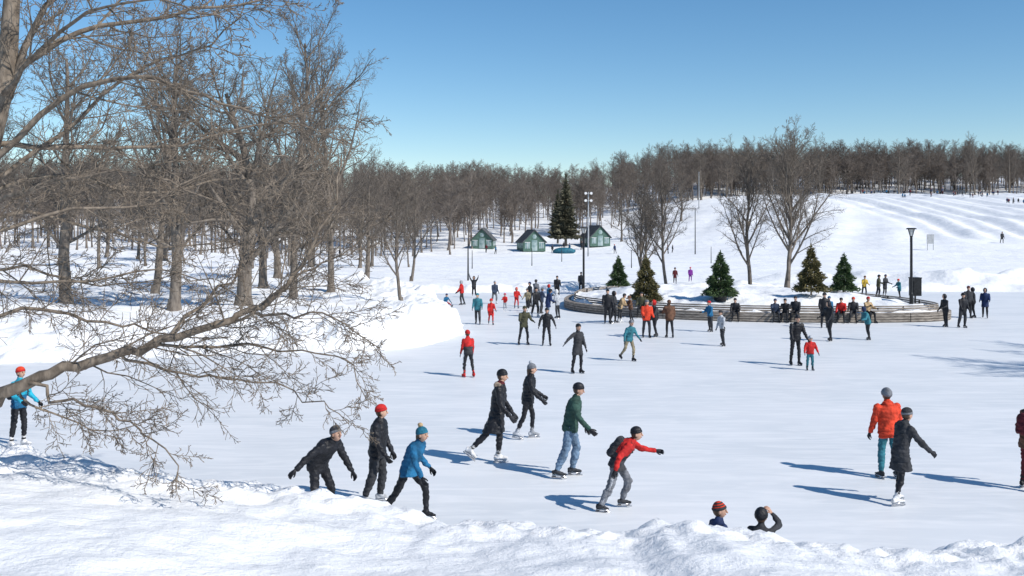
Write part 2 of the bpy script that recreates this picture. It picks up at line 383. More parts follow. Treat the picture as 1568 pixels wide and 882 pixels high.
    if hat=='beanie':
        D.loft([hr(.018,.098,.08),hr(.018,.108,.09),hr(.028,.112,.094),hr(.05,.112,.094),hr(.058,.106,.089)],'hat2',16)
        if hatc2 and near=='stripes':
            for j,(z1,z2) in enumerate(((.058,.075),(.075,.092),(.092,.109),(.109,.126))):
                g=lambda z: math.sqrt(max(.02,1-(z/.145)**2))
                D.loft([hr(z1,.112*g(z1),.094*g(z1)),hr(z2,.112*g(z2),.094*g(z2))],'hat' if j%2==0 else 'hat2',16)
            D.loft([hr(.126,.055,.046),hr(.138,.03,.025),hr(.141,.008,.008)],'hat',16)
        else: D.loft([hr(.05,.106,.089),hr(.075,.104,.088),(hr(.1,.092,.078)),hr(.123,.068,.058),hr(.137,.038,.032),hr(.142,.01,.01)],'hat',16)
        if pom: D.ellipsoid(hc+Mt@Vector((-.005*h,0,.165*h)),Mt,.045*h,.045*h,.042*h,'pom',10,8,lambda p: p*(1+.25*noise.noise(p*6)))
    elif hat=='helmet':
        D.loft([hr(.0,.105,.09),hr(.0,.118,.1),hr(.04,.124,.104),hr(.08,.114,.096),hr(.12,.085,.07),hr(.145,.045,.04),hr(.152,.01,.01)],'hat',16)
        D.loft([(hc+Mt@Vector((.09*h,0,.012*h)),Mt@Vector((0,.07*h,0)),Mt@Vector((.045*h,0,0))),(hc+Mt@Vector((.09*h,0,.024*h)),Mt@Vector((0,.07*h,0)),Mt@Vector((.045*h,0,0)))],'hat',12)
    elif hat=='hood':
        D.ellipsoid(hc+M@Vector((-.035*h,0,.005*h)),M,.122*h,.112*h,.145*h,'hat',14,10)
    if hood:
        B.capsule(sp(.5)-fw(.5)*.075*s+Yv*.06*s,sp(.5)-fw(.5)*.075*s-Yv*.06*s,.058*s,.058*s,'hood')
        B.capsule(sp(.52)+Yv*.085*s-fw(.5)*.03*s,sp(.52)-Yv*.085*s-fw(.5)*.03*s,.04*s,.04*s,'hood')
    if pack:
        b0=sp(.06)-fw(.1)*.19*s; b1=sp(.42)-fw(.4)*.17*s
        u=(b1-b0).normalized(); fdv=fw(.25)
        B.loft([(b0-u*.01,Yv*.1*s,fdv*.05*s),(b0+u*.03*s,Yv*.14*s,fdv*.085*s),(b0.lerp(b1,.5),Yv*.15*s,fdv*.1*s),(b1-u*.03*s,Yv*.135*s,fdv*.08*s),(b1+u*.02*s,Yv*.09*s,fdv*.045*s)],'pack')
        for sg in(1,-1):
            ps=[sp(.4)-fw(.4)*.12*s,sp(.495),sp(.4)+fw(.4)*.14*s,sp(.25)+fw(.3)*.12*s,sp(.15)+fw(.2)*.03*s]
            yo=[.1,.11,.1,.12,.175]
            for j in range(4): B.capsule(ps[j]+Yv*sg*yo[j]*s,ps[j+1]+Yv*sg*yo[j+1]*s,.022*s,.022*s,'pack',10)
    cm={'top':top,'top2':top2 or top,'pants':pants,'shoe':shoe,'hat':hatc,'hat2':hatc2 or hatc,'pom':pom or hatc,'glove':glove,'skin':'skin','hair':'hair','eye':'eye','lip':'lip','blade':'blade','pack':pack or top,'hood':hood or top,'stripe':stripe or pants}
    cols=[]
    def ci(l):
        c=cm.get(l,l)
        if c not in cols: cols.append(c)
        return cols.index(c)
    tm=bpy.data.meshes.new('t'); tm.from_pydata([tuple(v) for v in B.v],[],B.f); tm.update()
    to=bpy.data.objects.new('t',tm); COL.objects.link(to)
    md=to.modifiers.new('r','REMESH'); md.mode='VOXEL'; md.voxel_size=vox; md.adaptivity=0
    ms=to.modifiers.new('s','SMOOTH'); ms.factor=.5; ms.iterations=3 if vox<.02 else 1
    dg=bpy.context.evaluated_depsgraph_get(); ev=to.evaluated_get(dg).to_mesh()
    nv=len(ev.vertices); V=np.empty(nv*3); ev.vertices.foreach_get('co',V); V=V.reshape(-1,3)
    NN=np.empty(nv*3); ev.vertices.foreach_get('normal',NN); NN=NN.reshape(-1,3)
    F=[tuple(p.vertices) for p in ev.polygons]; cen=[p.center.copy() for p in ev.polygons]
    bvh=BVHTree.FromPolygons(B.v,B.f)
    mi=[ci(B.l[bvh.find_nearest(c)[2]]) for c in cen]
    seed=Vector((NP[0]*3.1,0,0)); NP[0]+=1
    if vox<.025:
        for i in range(nv):
            c=Vector(V[i]); w=noise.noise(Vector((c.x*9,c.y*9,c.z*22))+seed)*.017+noise.noise(c*26+seed)*.006
            V[i]+=NN[i]*w
    VV=[Vector(v) for v in V]; off=len(VV)
    VV+=D.v; F+= [tuple(i+off for i in f) for f in D.f]; mi+=[ci(l) for l in D.l]
    mz=min(v.z for v in VV)
    for v in VV: v.z-=mz
    bpy.data.objects.remove(to); bpy.data.meshes.remove(tm)
    m=bpy.data.meshes.new(name); m.from_pydata([tuple(v) for v in VV],[],F)
    for c in cols: m.materials.append(fab(c))
    m.polygons.foreach_set('material_index',np.array(mi,np.int32)); m.polygons.foreach_set('use_smooth',np.ones(len(F),bool)); m.update()
    if mesh_only: return m
    o=bpy.data.objects.new(name,m); COL.objects.link(o); o.location=(x,y,z0); o.rotation_euler=(0,0,R(hd))
    return o

# ------------------------------------------------------------------ near people (metres on the ice, heading 0 = +X)
nr=dict(vox=.013,near=True)
person('ice_skater_black_jacket',-3.18,16.3,-30,1.74,lean=38,legs=((22,10,34),(10,10,28)),arms=((18,18,12),(-38,45,8,42)),hatc='charcoal',hatc2='grey',puff=1.12,hp=-22,yaw=-5,coat=.08,legw=1.1,**nr)
person('ice_skater_red_beanie',-2.34,17.3,-12,1.73,lean=6,legs=((8,4,16),(-6,4,14)),arms=((4,10,22),(10,12,28)),pants='charcoal',shoe='lgrey',hatc='red',legw=1.3,puff=1.12,coat=.14,yaw=20,**nr)
person('ice_skater_blue_jacket',-1.68,16.25,-25,1.66,lean=24,legs=((38,6,40),(-24,8,12,-20)),arms=((-25,20,70),(30,24,8)),top='blue',hatc='tealhat',pom='tan',hair=True,fem=1,puff=1.08,coat=.12,hp=-8,**nr)
person('ice_skater_long_coat',-.3,20.2,-8,1.93,lean=8,legs=((4,3,8),(-26,7,18,-35)),arms=((10,8,25),(8,12,35)),shoe='white',coat=.40,hood='fur',glove='charcoal',hp=5,collar='maroon',**nr)
person('ice_skater_grey_pompom_hat',.36,22.6,-5,1.72,lean=8,legs=((14,4,16),(-12,4,12,-10)),arms=((8,10,50),(18,14,30)),shoe='lgrey',hatc='grey',pom='lgrey',fem=1,coat=.14,puff=1.08,legw=.9,hair=True,**nr)
person('ice_skater_green_jacket',1.12,19.1,-8,1.86,lean=13,legs=((14,6,26),(-10,6,14)),arms=((4,12,30),(18,12,30)),top='green',pants='jeans',shoe='charcoal',legw=1.2,hp=8,coat=.05,puff=1.04,**nr)
person('ice_skater_red_vest',1.78,16.9,-12,1.58,lean=36,legs=((30,10,50),(-14,10,14)),arms=((56,25,25),(-42,38,25)),top='red',top2='charcoal',pants='grey',stripe='lgrey',pack='charcoal',shoe='charcoal',legw=1.2,coat=.14,hp=-12,puff=1.06,**nr)
person('ice_skater_red_jacket',7.2,19.05,100,1.71,lean=5,legs=((4,6,10),(-2,6,8)),arms=((4,14,18),(0,12,16)),top='orange',pants='teal',hat='helmet',hatc='grey',puff=1.18,coat=.15,legw=1.15,hood='orange',**nr)
person('ice_skater_dark_coat',6.75,17.3,20,1.68,lean=13,legs=((14,4,24),(-10,4,10)),arms=((14,14,14),(30,20,18)),top='charcoal',shoe='white',hatc='charcoal',hatc2='grey',coat=.34,fem=1,legw=.88,hood='charcoal',hp=5,puff=1.06,**nr)
person('person_striped_beanie',2.58,12.5,20,1.33,lean=3,top='navy',hatc='orange',hatc2='charcoal',vox=.02,near='stripes',yaw=-30)
person('person_black_helmet',3.12,12.5,60,1.24,lean=4,top='charcoal',hat='helmet',hatc='black',arms=((20,15,20),(112,22,95,-28)),glove='skin',vox=.02,near=True)
person('person_with_backpack',9.45,18.2,20,1.74,lean=8,top='brown',pants='maroon',pack='maroon',shoe='black',arms=((5,8,20),(-10,22,14)),coat=.2,**nr)
person('ice_skater_cyan_jacket',-10.75,21.7,-20,1.76,lean=4,top='cyan',top2='blue',hatc='orange',hatc2='red',shoe='white',pack='charcoal',arms=((12,12,40),(20,14,50)),vox=.018,near=True)
md_=dict(vox=.022)
person('ice_skater_red_hat',-1.4,31.9,115,1.5,lean=7,top='red',top2='charcoal',hatc='red',pants='black',stripe='white',shoe='red',legs=((8,6,14),(-6,6,10)),**md_)
person('ice_skater_arm_out',2.15,32.7,-60,1.64,top='charcoal',coat=.3,arms=((8,12,15),(5,58,10,50)),fem=1,hair=True,legs=((6,5,12),(-4,5,8)),**md_)
person('ice_skater_teal_grey',4.2,35.7,-60,1.52,lean=14,top='teal',pants='khaki',hatc='grey',arms=((20,14,30),(-10,20,20)),legs=((20,6,30),(-14,6,30,-20)),**md_)
person('child_skater_grey_jacket',8.5,40.2,-150,1.46,top='lgrey',pants='charcoal',hatc='charcoal',lean=10,legs=((12,6,20),(-8,8,12)),**md_)
person('parent_skater',9.85,34.6,-80,1.78,lean=14,hatc='black',arms=((18,12,25),(18,12,25)),puff=1.08,coat=.1,**md_)
person('child_skater_red_jacket',10.0,33.4,-85,1.14,top='red',pants='teal',hat='helmet',hatc='lgrey',puff=1.2,arms=((10,22,20),(10,22,20)),legw=1.2,**md_)
person('ice_skater_olive_coat',.48,40.6,-70,1.62,top='olive',hatc='olive',lean=10,coat=.15,arms=((25,18,50),(25,18,50)),legs=((12,8,25),(-6,8,12)),puff=1.08,**md_)
person('ice_skater_all_black',1.4,40.4,-85,1.55,lean=12,arms=((10,28,20),(10,28,20)),legs=((8,7,14),(4,7,12)),puff=1.08,**md_)
fa=dict(vox=.032)
AUP=((130,25,10),(150,25,10))
rows=[(-1.03,49,-80,1.28,'red','red','red',5),(-1.7,49.2,-95,1.55,'teal','charcoal','teal',8),(-3.1,61.5,180,1.52,'red','charcoal','lgrey',5),
(-2.6,68,-90,1.45,'charcoal','black','black',4),(-1.1,62.5,-60,1.45,'dkblue','grey','lgrey',6),(-.4,57,-100,1.0,'red','lgrey','pink',4),(.27,59,-70,1.22,'red','red','red',4),
(1.1,60,-150,1.5,'charcoal','black','navy',4),(1.26,53.4,-60,1.6,'black','black','black',6),(1.64,55.4,30,1.45,'dkblue','charcoal','grey',6),(1.9,52.6,20,1.55,'navy','jeans','black',14),
(2.4,52.6,150,1.5,'lgrey','charcoal','white',8),(3.07,67.7,-90,1.5,'black','black','black',5),(2.2,60,-20,1.35,'blue','navy','red',5),(.9,57,-120,1.3,'khaki','black','black',6),(1.5,63,60,1.5,'grey','black','charcoal',4),
(4.75,49.5,-90,1.72,'black','black','black',3),(5.1,49.9,-10,1.6,'charcoal','black','black',3),(5.1,73.5,-90,1.5,'charcoal','black','black',4),
(5.45,50.2,-20,1.5,'tan','charcoal','charcoal',25),(6.0,50.3,200,1.35,'brown','black','brown',10),(5.85,43.3,-80,1.66,'orange','charcoal','grey',5),(6.25,43.6,-150,1.62,'charcoal','black','red',6),
(6.85,43.3,100,1.64,'brown','black','brown',5),(9.1,45.7,-150,1.42,'blue','charcoal','red',8),(14.9,47.5,-90,1.68,'black','black','charcoal',3),(13.4,42,-150,1.7,'black','black','black',8),
(15.15,42.4,190,1.45,'teal','black','navy',24),(15.6,49.0,-90,1.4,'blue','charcoal','blue',4),(20.9,48.0,-160,1.58,'black','black','black',8),(21.5,47.5,-80,1.68,'black','charcoal','black',4),
(24.1,52.6,-90,1.7,'charcoal','black','maroon',4),(24.5,52.9,170,1.6,'black','black','black',4),(25.0,52.6,-120,1.6,'navy','black','black',4),(24.2,68.4,-90,1.5,'yellow','charcoal','brown',15),
(25.1,68.2,-30,1.55,'olive','black','black',4),(25.7,68.6,-60,1.55,'charcoal','black','navy',5),(26.3,67.6,200,1.3,'teal','black','red',10),(26.9,67,-80,1.1,'purple','navy','pink',4),
(14.6,81.5,-90,1.3,'purple','purple','pink',4),(13.1,80,-90,1.3,'maroon','black','black',4)]
for i,(x,y,h,H,t,p,ht,ln) in enumerate(rows):
    rr=random.Random(i)
    arms=((rr.uniform(-5,30),rr.uniform(4,14),rr.uniform(10,70)),(rr.uniform(-5,30),rr.uniform(4,14),rr.uniform(10,70)))
    if i in(3,): arms=AUP
    f=rr.uniform(0,18)
    legs=((f,rr.uniform(2,5),f+rr.uniform(2,12)),(-f*.7,rr.uniform(2,5),rr.uniform(3,14)))
    z=max(0,gz(x,y)) if y>72 else 0
    person('child_skater' if H<1.35 else 'ice_skater',x,y,h,H,lean=ln,top=t,pants=p,hatc=ht,arms=arms,legs=legs,coat=rr.choice([.06,.14,.3]),puff=rr.uniform(1.02,1.18),legw=rr.uniform(1,1.25),shoe=rr.choice(['black','white','charcoal']),hat=rr.choice(['beanie','beanie','hood']) if i%5 else 'helmet',z0=z-.01 if z>0 else 0,**fa)
person('sitting_child',-4.0,60,-60,1.2,lean=20,legs=((80,12,20,60),(85,12,10,60)),arms=((30,20,20),(20,20,20)),top='blue',pants='red',hatc='navy',z0=0,skates=False,**fa)
SEAT=((82,7,80),(84,7,84))
def front_y(x):
    best=None
    for i in range(len(ISLAND)):
        a=ISLAND[i];b=ISLAND[(i+1)%len(ISLAND)]
        if (a[0]-x)*(b[0]-x)<=0 and a[0]!=b[0]:
            yy=a[1]+(b[1]-a[1])*(x-a[0])/(b[0]-a[0])
            if best is None or yy<best: best=yy
    return best
for i,(x,t,p,ht) in enumerate([(11.4,'black','black','black'),(13.3,'dkblue','charcoal','navy'),(13.85,'black','black','black'),(14.35,'charcoal','black','charcoal'),(16.6,'red','black','black'),(17.2,'charcoal','charcoal','orange'),(17.9,'tan','black','red'),(6.9,'olive','black','black')]):
    person('seated_person',x,front_y(x)+.18,-90+rng.uniform(-35,35),rng.uniform(1.5,1.72),lean=rng.uniform(0,30),legs=SEAT,arms=((rng.uniform(10,50),8,rng.uniform(20,80)),(rng.uniform(10,50),10,rng.uniform(20,80))),top=t,pants=p,hatc=ht,puff=1.1,**fa)
var=[person('distant_sledder',0,0,0,1.65,lean=l,top=t,pants=p,hatc=h,vox=.05,mesh_only=True,puff=1.12,legw=1.2,legs=((12,5,16),(-10,5,8))) for t,p,h,l in (('black','black','black',4),('maroon','charcoal','black',6),('navy','black','red',12),('blue','black','navy',4),('charcoal','navy','grey',8),('charcoal','black','black',5),('black','black','black',6))]
crowd=empty('distant_sledders')
spots=[]
rr=random.Random(5)
for u0,u1,y,nn in ((1240,1345,284,14),(1350,1385,278,6),(1380,1395,255,3),(1425,1475,262,13),(1478,1500,248,3),(1500,1535,258,8),(1540,1568,235,5),(1000,1050,160,3),(940,990,170,3),(1560,1700,250,8),(1530,1540,150,1),(735,760,172,2),(840,905,178,5),(500,530,140,3)):
    for k in range(nn):
        b=(rr.uniform(u0,u1)-784)/1524; yy=y+rr.uniform(-5,5); spots.append((b*yy,yy))
for k,(x,y) in enumerate(spots):
    o=bpy.data.objects.new('sledder',rr.choice(var)); COL.objects.link(o); o.parent=crowd
    o.location=(x,y,gz(x,y)-.03); o.rotation_euler=(0,0,rr.uniform(0,6.28)); sc=rr.uniform(.75,1.08); o.scale=(sc,)*3

# ------------------------------------------------------------------ trees
def tube_mesh(name,lines,mat,thick=.03):
    V=[];F=[]
    for pts in lines:
        r0=pts[0][1]; n=8 if r0>.09 else (5 if r0>thick else 3)
        d=(pts[-1][0]-pts[0][0]).normalized(); a=Vector((1,0,0)) if abs(d.x)<.7 else Vector((0,1,0)); b0=len(V)
        for i,(p,r) in enumerate(pts):
            q=pts[min(i+1,len(pts)-1)][0]-pts[max(i-1,0)][0]
            if q.length<1e-6: q=d
            q=q.normalized(); u=(a-q*a.dot(q)).normalized(); w=q.cross(u)
            for k in range(n):
                t=2*math.pi*k/n; V.append(p+u*(r*math.cos(t))+w*(r*math.sin(t)))
        for i in range(len(pts)-1):
            for k in range(n):
                k2=(k+1)%n; F.append((b0+i*n+k,b0+i*n+k2,b0+(i+1)*n+k2,b0+(i+1)*n+k))
    m=bpy.data.meshes.new(name); m.from_pydata([tuple(v) for v in V],[],F); m.materials.append(mat)
    m.polygons.foreach_set('use_smooth',np.ones(len(F),bool)); m.update(); return m
def rv(r): return Vector((r.gauss(0,1),r.gauss(0,1),r.gauss(0,1)))
def spawn(out,r,pts,L,lvl,c,phi):
    n=c['n'][lvl]; m=len(pts)-1
    t0=c['t0'][lvl]
    for j in range(n):
        t=t0+(1-t0)*(j+r.random()*.8)/n; q=t*m; i=min(int(q),m-1)
        p=pts[i][0].lerp(pts[i+1][0],q-i); rr_=pts[i][1]+(pts[i+1][1]-pts[i][1])*(q-i)
        d=(pts[i+1][0]-pts[i][0]).normalized()
        phi+=2.4+r.uniform(-.5,.5)
        a=Vector((0,0,1)) if abs(d.z)<.9 else Vector((1,0,0)); u=d.cross(a).normalized(); w=d.cross(u)
        sd=u*math.cos(phi)+w*math.sin(phi)
        an=R(r.uniform(*c['ang'][lvl])); nd=d*math.cos(an)+sd*math.sin(an)
        l2=L*c['ratio'][lvl]*(1-.55*(t-t0)/(1-t0+1e-6))*r.uniform(.6,1.2)
        grow(out,r,p,nd,l2,max(min(rr_*.75,l2*c['thick']),c['minr']),lvl+1,c)
def grow(out,r,p,d,L,rad,lvl,c):
    ns=c['seg'][lvl]; pts=[(p,rad)]; st=L/ns; tip=.22
    for i in range(ns):
        d=(d+rv(r)*c['wander'][lvl]+Vector((0,0,1))*c['up'][lvl]).normalized(); p=p+d*st
        t=(i+1)/ns; pts.append((p,max(rad*(1-t+tip*t),c['minr']*.7)))
    out.append(pts)
    if lvl<c['max']: spawn(out,r,pts,L,lvl,c,r.uniform(0,6))
def tree(name,seed,H,r0,c,mat,base_frac=.2):
    r=random.Random(seed); out=[]
    c=dict(c); c['t0']=[base_frac]+c['t0'][1:]
    grow(out,r,Vector((0,0,-.3)),Vector((r.uniform(-.05,.05),r.uniform(-.05,.05),1)).normalized(),H*.93,r0,0,c)
    out.append([(Vector((0,0,-.3)),r0*1.5),(Vector((0,0,.05)),r0*1.25),(Vector((0,0,.5)),r0*.98)])
    return tube_mesh(name,out,mat)
base=dict(seg=[9,6,4,3,2],n=[20,12,8,5],ang=[(35,62),(30,55),(30,60),(25,60)],ratio=[.5,.48,.48,.55],t0=[.2,.15,.12,.1],wander=[.06,.12,.16,.2,.22],up=[.02,.06,.03,.02,.0],max=4,thick=.016,minr=.008)
spread=dict(base,ratio=[.66,.5,.48,.55],ang=[(45,78),(30,60),(30,60),(25,55)],up=[.0,.05,.02,.01,0],n=[17,12,8,5],thick=.021,wander=[.08,.16,.18,.2,.22])
upright=dict(base,ang=[(22,42),(25,45),(25,50),(25,55)],up=[.02,.09,.05,.04,.02],n=[20,10,8,5])
MT=[tree('bare_tree_mesh',11,12,.28,base,BARK,.22),tree('bare_tree_mesh',12,10.5,.35,spread,BARK,.2),tree('bare_tree_mesh',13,14.5,.21,upright,BARK,.2),tree('bare_tree_mesh',14,10.5,.16,upright,BARK,.24)]
def put(mesh,x,y,sc,rot,name='bare_tree',parent=None,z=None):
    o=bpy.data.objects.new(name,mesh); COL.objects.link(o); o.location=(x,y,gz(x,y) if z is None else z); o.rotation_euler=(0,0,rot); o.scale=(sc,)*3
    if parent: o.parent=parent
    return o
for x,y,m,sc,ro in [(-15.1,44.5,0,1.0,0),(-12.4,46,1,1.05,2),(-11.2,51,2,.98,1),(-10.0,55,2,.92,4),(-5.4,48.5,3,.6,0),(-21.5,48,0,1.1,3),(-19,53,2,1.0,2.5),
    (-10.5,72,0,.7,1),(-8.5,84,3,.85,2),(-16,68,1,.8,4.4),(-27,50,2,.95,.5),(-34,58,0,.95,3.3),(-14.5,58,0,.95,5.2),
    (16.5,68.5,3,1.0,0),(18,66,3,1.08,1.8),(17.3,62.5,3,.9,3.4),(10.6,68,3,.8,5),(9.3,71.5,3,.82,.7),(9.9,76,3,.74,2.7),
    (27,28,0,.95,1),(31,33,1,1,2),(29,24,2,.8,4),(35,29,0,.9,0)]:
    put(MT[m],x,y,sc,ro)
rr=random.Random(21)
for k in range(24):
    y=rr.uniform(78,125); b=rr.uniform(-.62,-.1); x=b*y
    if y<95 and b>-.2: continue
    put(MT[rr.choice([0,0,2,3,1])],x,y,rr.uniform(.65,.92),rr.uniform(0,6))
for b,y,sc,mm in ((.388,293,1.25,0),(.465,285,1.15,2),(.215,278,1.15,0),(.235,265,1.0,2),(.19,262,1.0,0),(.31,300,1.2,2),(.5,296,1.2,0),(.14,200,.8,1),(.11,190,.75,0),(.26,275,1.05,2),(.17,225,.85,1),(.285,290,1.2,0)):
    put(MT[mm],b*y,y,sc,rr.uniform(0,6))
fc=dict(seg=[6,4,3,2],n=[20,9,7],ang=[(25,55),(30,55),(30,60)],ratio=[.36,.5,.55],t0=[.3,.12,.1],wander=[.06,.12,.16,.2],up=[.02,.07,.04,.02],max=3,thick=.015,minr=.021)
FT=[tree('forest_tree',40+i,15,.15,fc,BARK_FAR,(.38,.3,.24,.42,.34,.2)[i]) for i in range(6)]
forest=empty('distant_forest')
FB=[-1.2,-.5,-.3,-.12,0,.08,.14,.2,.26,.34,1.2]; FY=[128,130,138,150,192,215,255,285,298,304,306]
pts=[]
rr=random.Random(31)
while len(pts)<1550:
    y=math.sqrt(rr.uniform(125**2,385**2)); b=rr.uniform(-.68,.68)
    if y<np.interp(b,FB,FY)+rr.uniform(-4,8): continue
    if b<0 and y<200 and rr.random()<.3: continue
    if b<.1 and y>330 and rr.random()<.4: continue
    pts.append((b*y,y))
for k in range(620):   # dense woodland edge along the top of the sledding hill
    b=rr.uniform(.17,.68); y=rr.uniform(308,352); pts.append((b*y,y))
P_=np.array(pts); zz=terrain(P_[:,0],P_[:,1])
for k,((x,y),z) in enumerate(zip(pts,zz)):
    o=put(FT[(2,5,1,2,5,0)[k%6]] if k>=1550 else rr.choice(FT),x,y,1,rr.uniform(0,6),'forest_tree',forest,float(z)); s=rr.uniform(.62,1.0)*(1-.13*math.exp(-((x/y-.06)/.09)**2)); s*= .8 if (k>=1550 and k%3) else 1; o.scale=(s*1.25,s*1.25,s)

def conifer(name,seed,H,Rb,mat,n,leaf,trunk=.25):
    r=random.Random(seed); V=[];F=[];mi=[]
    def tri(p,d,w,l):
        b=len(V); sdv=d.cross(Vector((r.gauss(0,1),r.gauss(0,1),r.gauss(0,1)))).normalized()*w
        V.extend([p-sdv,p+sdv,p+d*l]); F.append((b,b+1,b+2)); mi.append(0)
    for i in range(n):
        t=1-math.sqrt(r.random()); t=min(t,.985)
        z=trunk+(H-trunk)*t; ph=r.uniform(0,6.283)
        whorl=.82+.18*math.sin(t*H*9*(2.4/H if H>5 else 1)*(3 if H>5 else 1))+.14*math.sin(ph*5+t*20)
        rad=Rb*(1-t)**.8*whorl*r.uniform(.45,1.08)+.02
        out=Vector((math.cos(ph),math.sin(ph),0)); p=out*rad+Vector((0,0,z-rad*.12))
        d=(out*1.0+Vector((0,0,r.uniform(-.35,.55)))+rv(r)*.3).normalized(); tri(p-d*leaf*.4,d,leaf*.22,leaf*r.uniform(.7,1.3))
    for i in range(12): tri(Vector((0,0,H-.1)),Vector((r.gauss(0,.2),r.gauss(0,.2),1)).normalized(),leaf*.15,leaf*1.3)
    b=len(V); k=8
    for z,q in((-.1,.05*H/2.3),(H*.9,.01)):
        for j in range(k): V.append(Vector((q*math.cos(j*.7854),q*math.sin(j*.7854),z)))
    for j in range(k): F.append((b+j,b+(j+1)%k,b+k+(j+1)%k,b+k+j)); mi.append(1)
    m=bpy.data.meshes.new(name); m.from_pydata([tuple(v) for v in V],[],F); m.materials.append(mat); m.materials.append(BARK); m.polygons.foreach_set('material_index',np.array(mi,np.int32)); m.update(); return m
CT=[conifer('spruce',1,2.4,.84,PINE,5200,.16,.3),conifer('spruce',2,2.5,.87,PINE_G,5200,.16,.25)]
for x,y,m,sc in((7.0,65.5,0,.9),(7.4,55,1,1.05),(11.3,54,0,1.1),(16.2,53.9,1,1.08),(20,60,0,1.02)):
    o=put(CT[m],x,y,sc,rr.uniform(0,6),'christmas_tree')
Rw=Raw(); Rw.loft([(Vector((0,0,z)),Vector((r,0,0)),Vector((0,r,0))) for z,r in((0,.3),(.05,.33),(.38,.38),(.42,.4),(.44,.36))],0,20)
for x,y in((11.3,54.0),(7.4,55)):
    mesh_obj('tree_planter',Rw.v,Rw.f,[METAL],smooth=False,loc=(x,y,gz(x,y)-.05))
CF=conifer('spruce_tall',5,15,3.1,PINE_F,1900,1.25,2)
for b,y,s_ in((.054,186,.84),(.046,196,.66)):
    put(CF,b*y,y,s_,b*30,'spruce_tree')

nc=dict(base,seg=[8,6,5,4,3],n=[10,14,9,5],ratio=[.5,.55,.5,.5],ang=[(30,60),(25,62),(25,60),(25,55)],up=[0,.02,.01,.0,-.01],wander=[.05,.11,.15,.18,.2],thick=.0105,minr=.0042)
def limb(out,r,P,r0,r1,lvl,L,c=nc):
    pp=catmull(P,4,False); m=len(pp)-1
    pts=[(Vector(p)+rv(r)*.025,r0+(r1-r0)*(i/m)**.7) for i,p in enumerate(pp)]
    out.append(pts); spawn(out,r,pts,L,lvl,c,r.uniform(0,6))
r=random.Random(77); out=[]
out.append([(Vector(p),q) for p,q in(((-7.6,9.2,1.9),.22),((-7.3,9.4,2.3),.17),((-6.6,9.8,2.5),.13),((-5.9,10.2,2.72),.1),((-5.54,10.4,2.89),.085))])
out.append([(Vector(p),q) for p,q in(((-7.4,9.3,2.2),.17),((-7.5,9.2,4),.14),((-7.3,9.3,6.5),.1),((-7.2,9.2,9),.05))])
limb(out,r,[(-5.54,10.4,2.89),(-4.99,10.4,3.22),(-4.44,10.5,3.37),(-3.75,10.5,3.58),(-2.99,10.6,3.82),(-2.65,10.6,3.99),(-2.37,10.7,4.23),(-2.13,10.7,4.65),(-1.96,10.8,5.06),(-1.85,10.9,5.6)],.08,.008,1,2.2,dict(nc,n=[8,34,10,5]))
limb(out,r,[(-5.0,10.4,3.2),(-4.7,10.2,3.05),(-4.16,10.0,2.98),(-3.7,9.9,2.8),(-3.4,9.8,2.55),(-3.15,9.8,2.2)],.022,.005,1,1.4)
limb(out,r,[(-4.44,10.5,3.37),(-3.8,10.9,3.5),(-3.1,11.1,3.48),(-2.5,11.2,3.42),(-1.9,11.3,3.3),(-1.65,11.3,2.85)],.026,.005,1,1.7)
limb(out,r,[(-4.2,10.5,3.42),(-3.5,10.6,3.25),(-2.9,10.7,3.2),(-2.2,10.7,3.0),(-1.8,10.7,2.7)],.02,.005,1,1.5)
limb(out,r,[(-2.99,10.6,3.82),(-2.4,10.4,3.9),(-1.85,10.3,3.85),(-1.4,10.2,3.6)],.022,.005,1,1.5)
limb(out,r,[(-2.8,10.6,3.9),(-2.3,10.9,4.3),(-1.9,11,4.5),(-1.5,11.1,4.9)],.02,.005,1,1.5)
limb(out,r,[(-3.75,10.5,3.58),(-3.2,10.9,4.1),(-2.9,11.2,4.6),(-2.6,11.4,5.3)],.028,.006,1,1.8)
limb(out,r,[(-6.8,10.0,2.9),(-5.6,10.8,3.85),(-4.7,11,3.8),(-4.0,11.1,3.62),(-3.2,11.2,3.55)],.034,.006,1,1.8)
limb(out,r,[(-7.4,9.4,3.4),(-6.2,10.2,4.3),(-5.2,10.8,4.2),(-4.2,11.1,4.3),(-3.4,11.2,4.2)],.035,.006,1,1.8)
limb(out,r,[(-7.4,9.4,4.2),(-6.2,10,4.5),(-5.0,10.6,4.9),(-4.0,11,5.1),(-3,11.4,5.6)],.042,.006,1,2.0)
limb(out,r,[(-5.2,10.4,3.1),(-4.9,10.6,2.8),(-4.4,10.8,2.6),(-3.9,11,2.7)],.016,.005,1,1.2)
m=tube_mesh('bare_tree',out,BARK_NEAR,.012); ob=bpy.data.objects.new('bare_branching_tree',m); COL.objects.link(ob)
r=random.Random(99); out=[]
c2=dict(nc,n=[10,15,9,6],minr=.006,thick=.0115,up=[0,.04,.02,.0,0])
bz=gz(-8.9,14.2)
out.append([(Vector(p),q) for p,q in(((-8.9,14.2,bz-.4),.3),((-8.6,14.2,bz+.5),.24),((-8.0,14.1,4.6),.2),((-7.4,14,5.8),.17),((-7.1,14,7.0),.14),((-7.0,14,8.5),.1),((-6.8,14,10.5),.05))])
limb(out,r,[(-7.5,14,5.6),(-6.3,14,6.6),(-5.2,13.8,6.9),(-4.2,13.6,6.6),(-3.3,13.5,6.3),(-2.4,13.4,6.4)],.06,.007,1,3.0,c2)
limb(out,r,[(-7.1,14,7.0),(-6.2,14.3,7.6),(-5,14.6,7.9),(-3.8,14.9,8.2),(-2.8,15,8.6)],.06,.007,1,3.0,c2)
limb(out,r,[(-7.8,14,4.9),(-6.6,13.5,5.3),(-5.5,13.2,5.5),(-4.5,13,5.4),(-3.6,13,5.0)],.05,.007,1,2.6,c2)
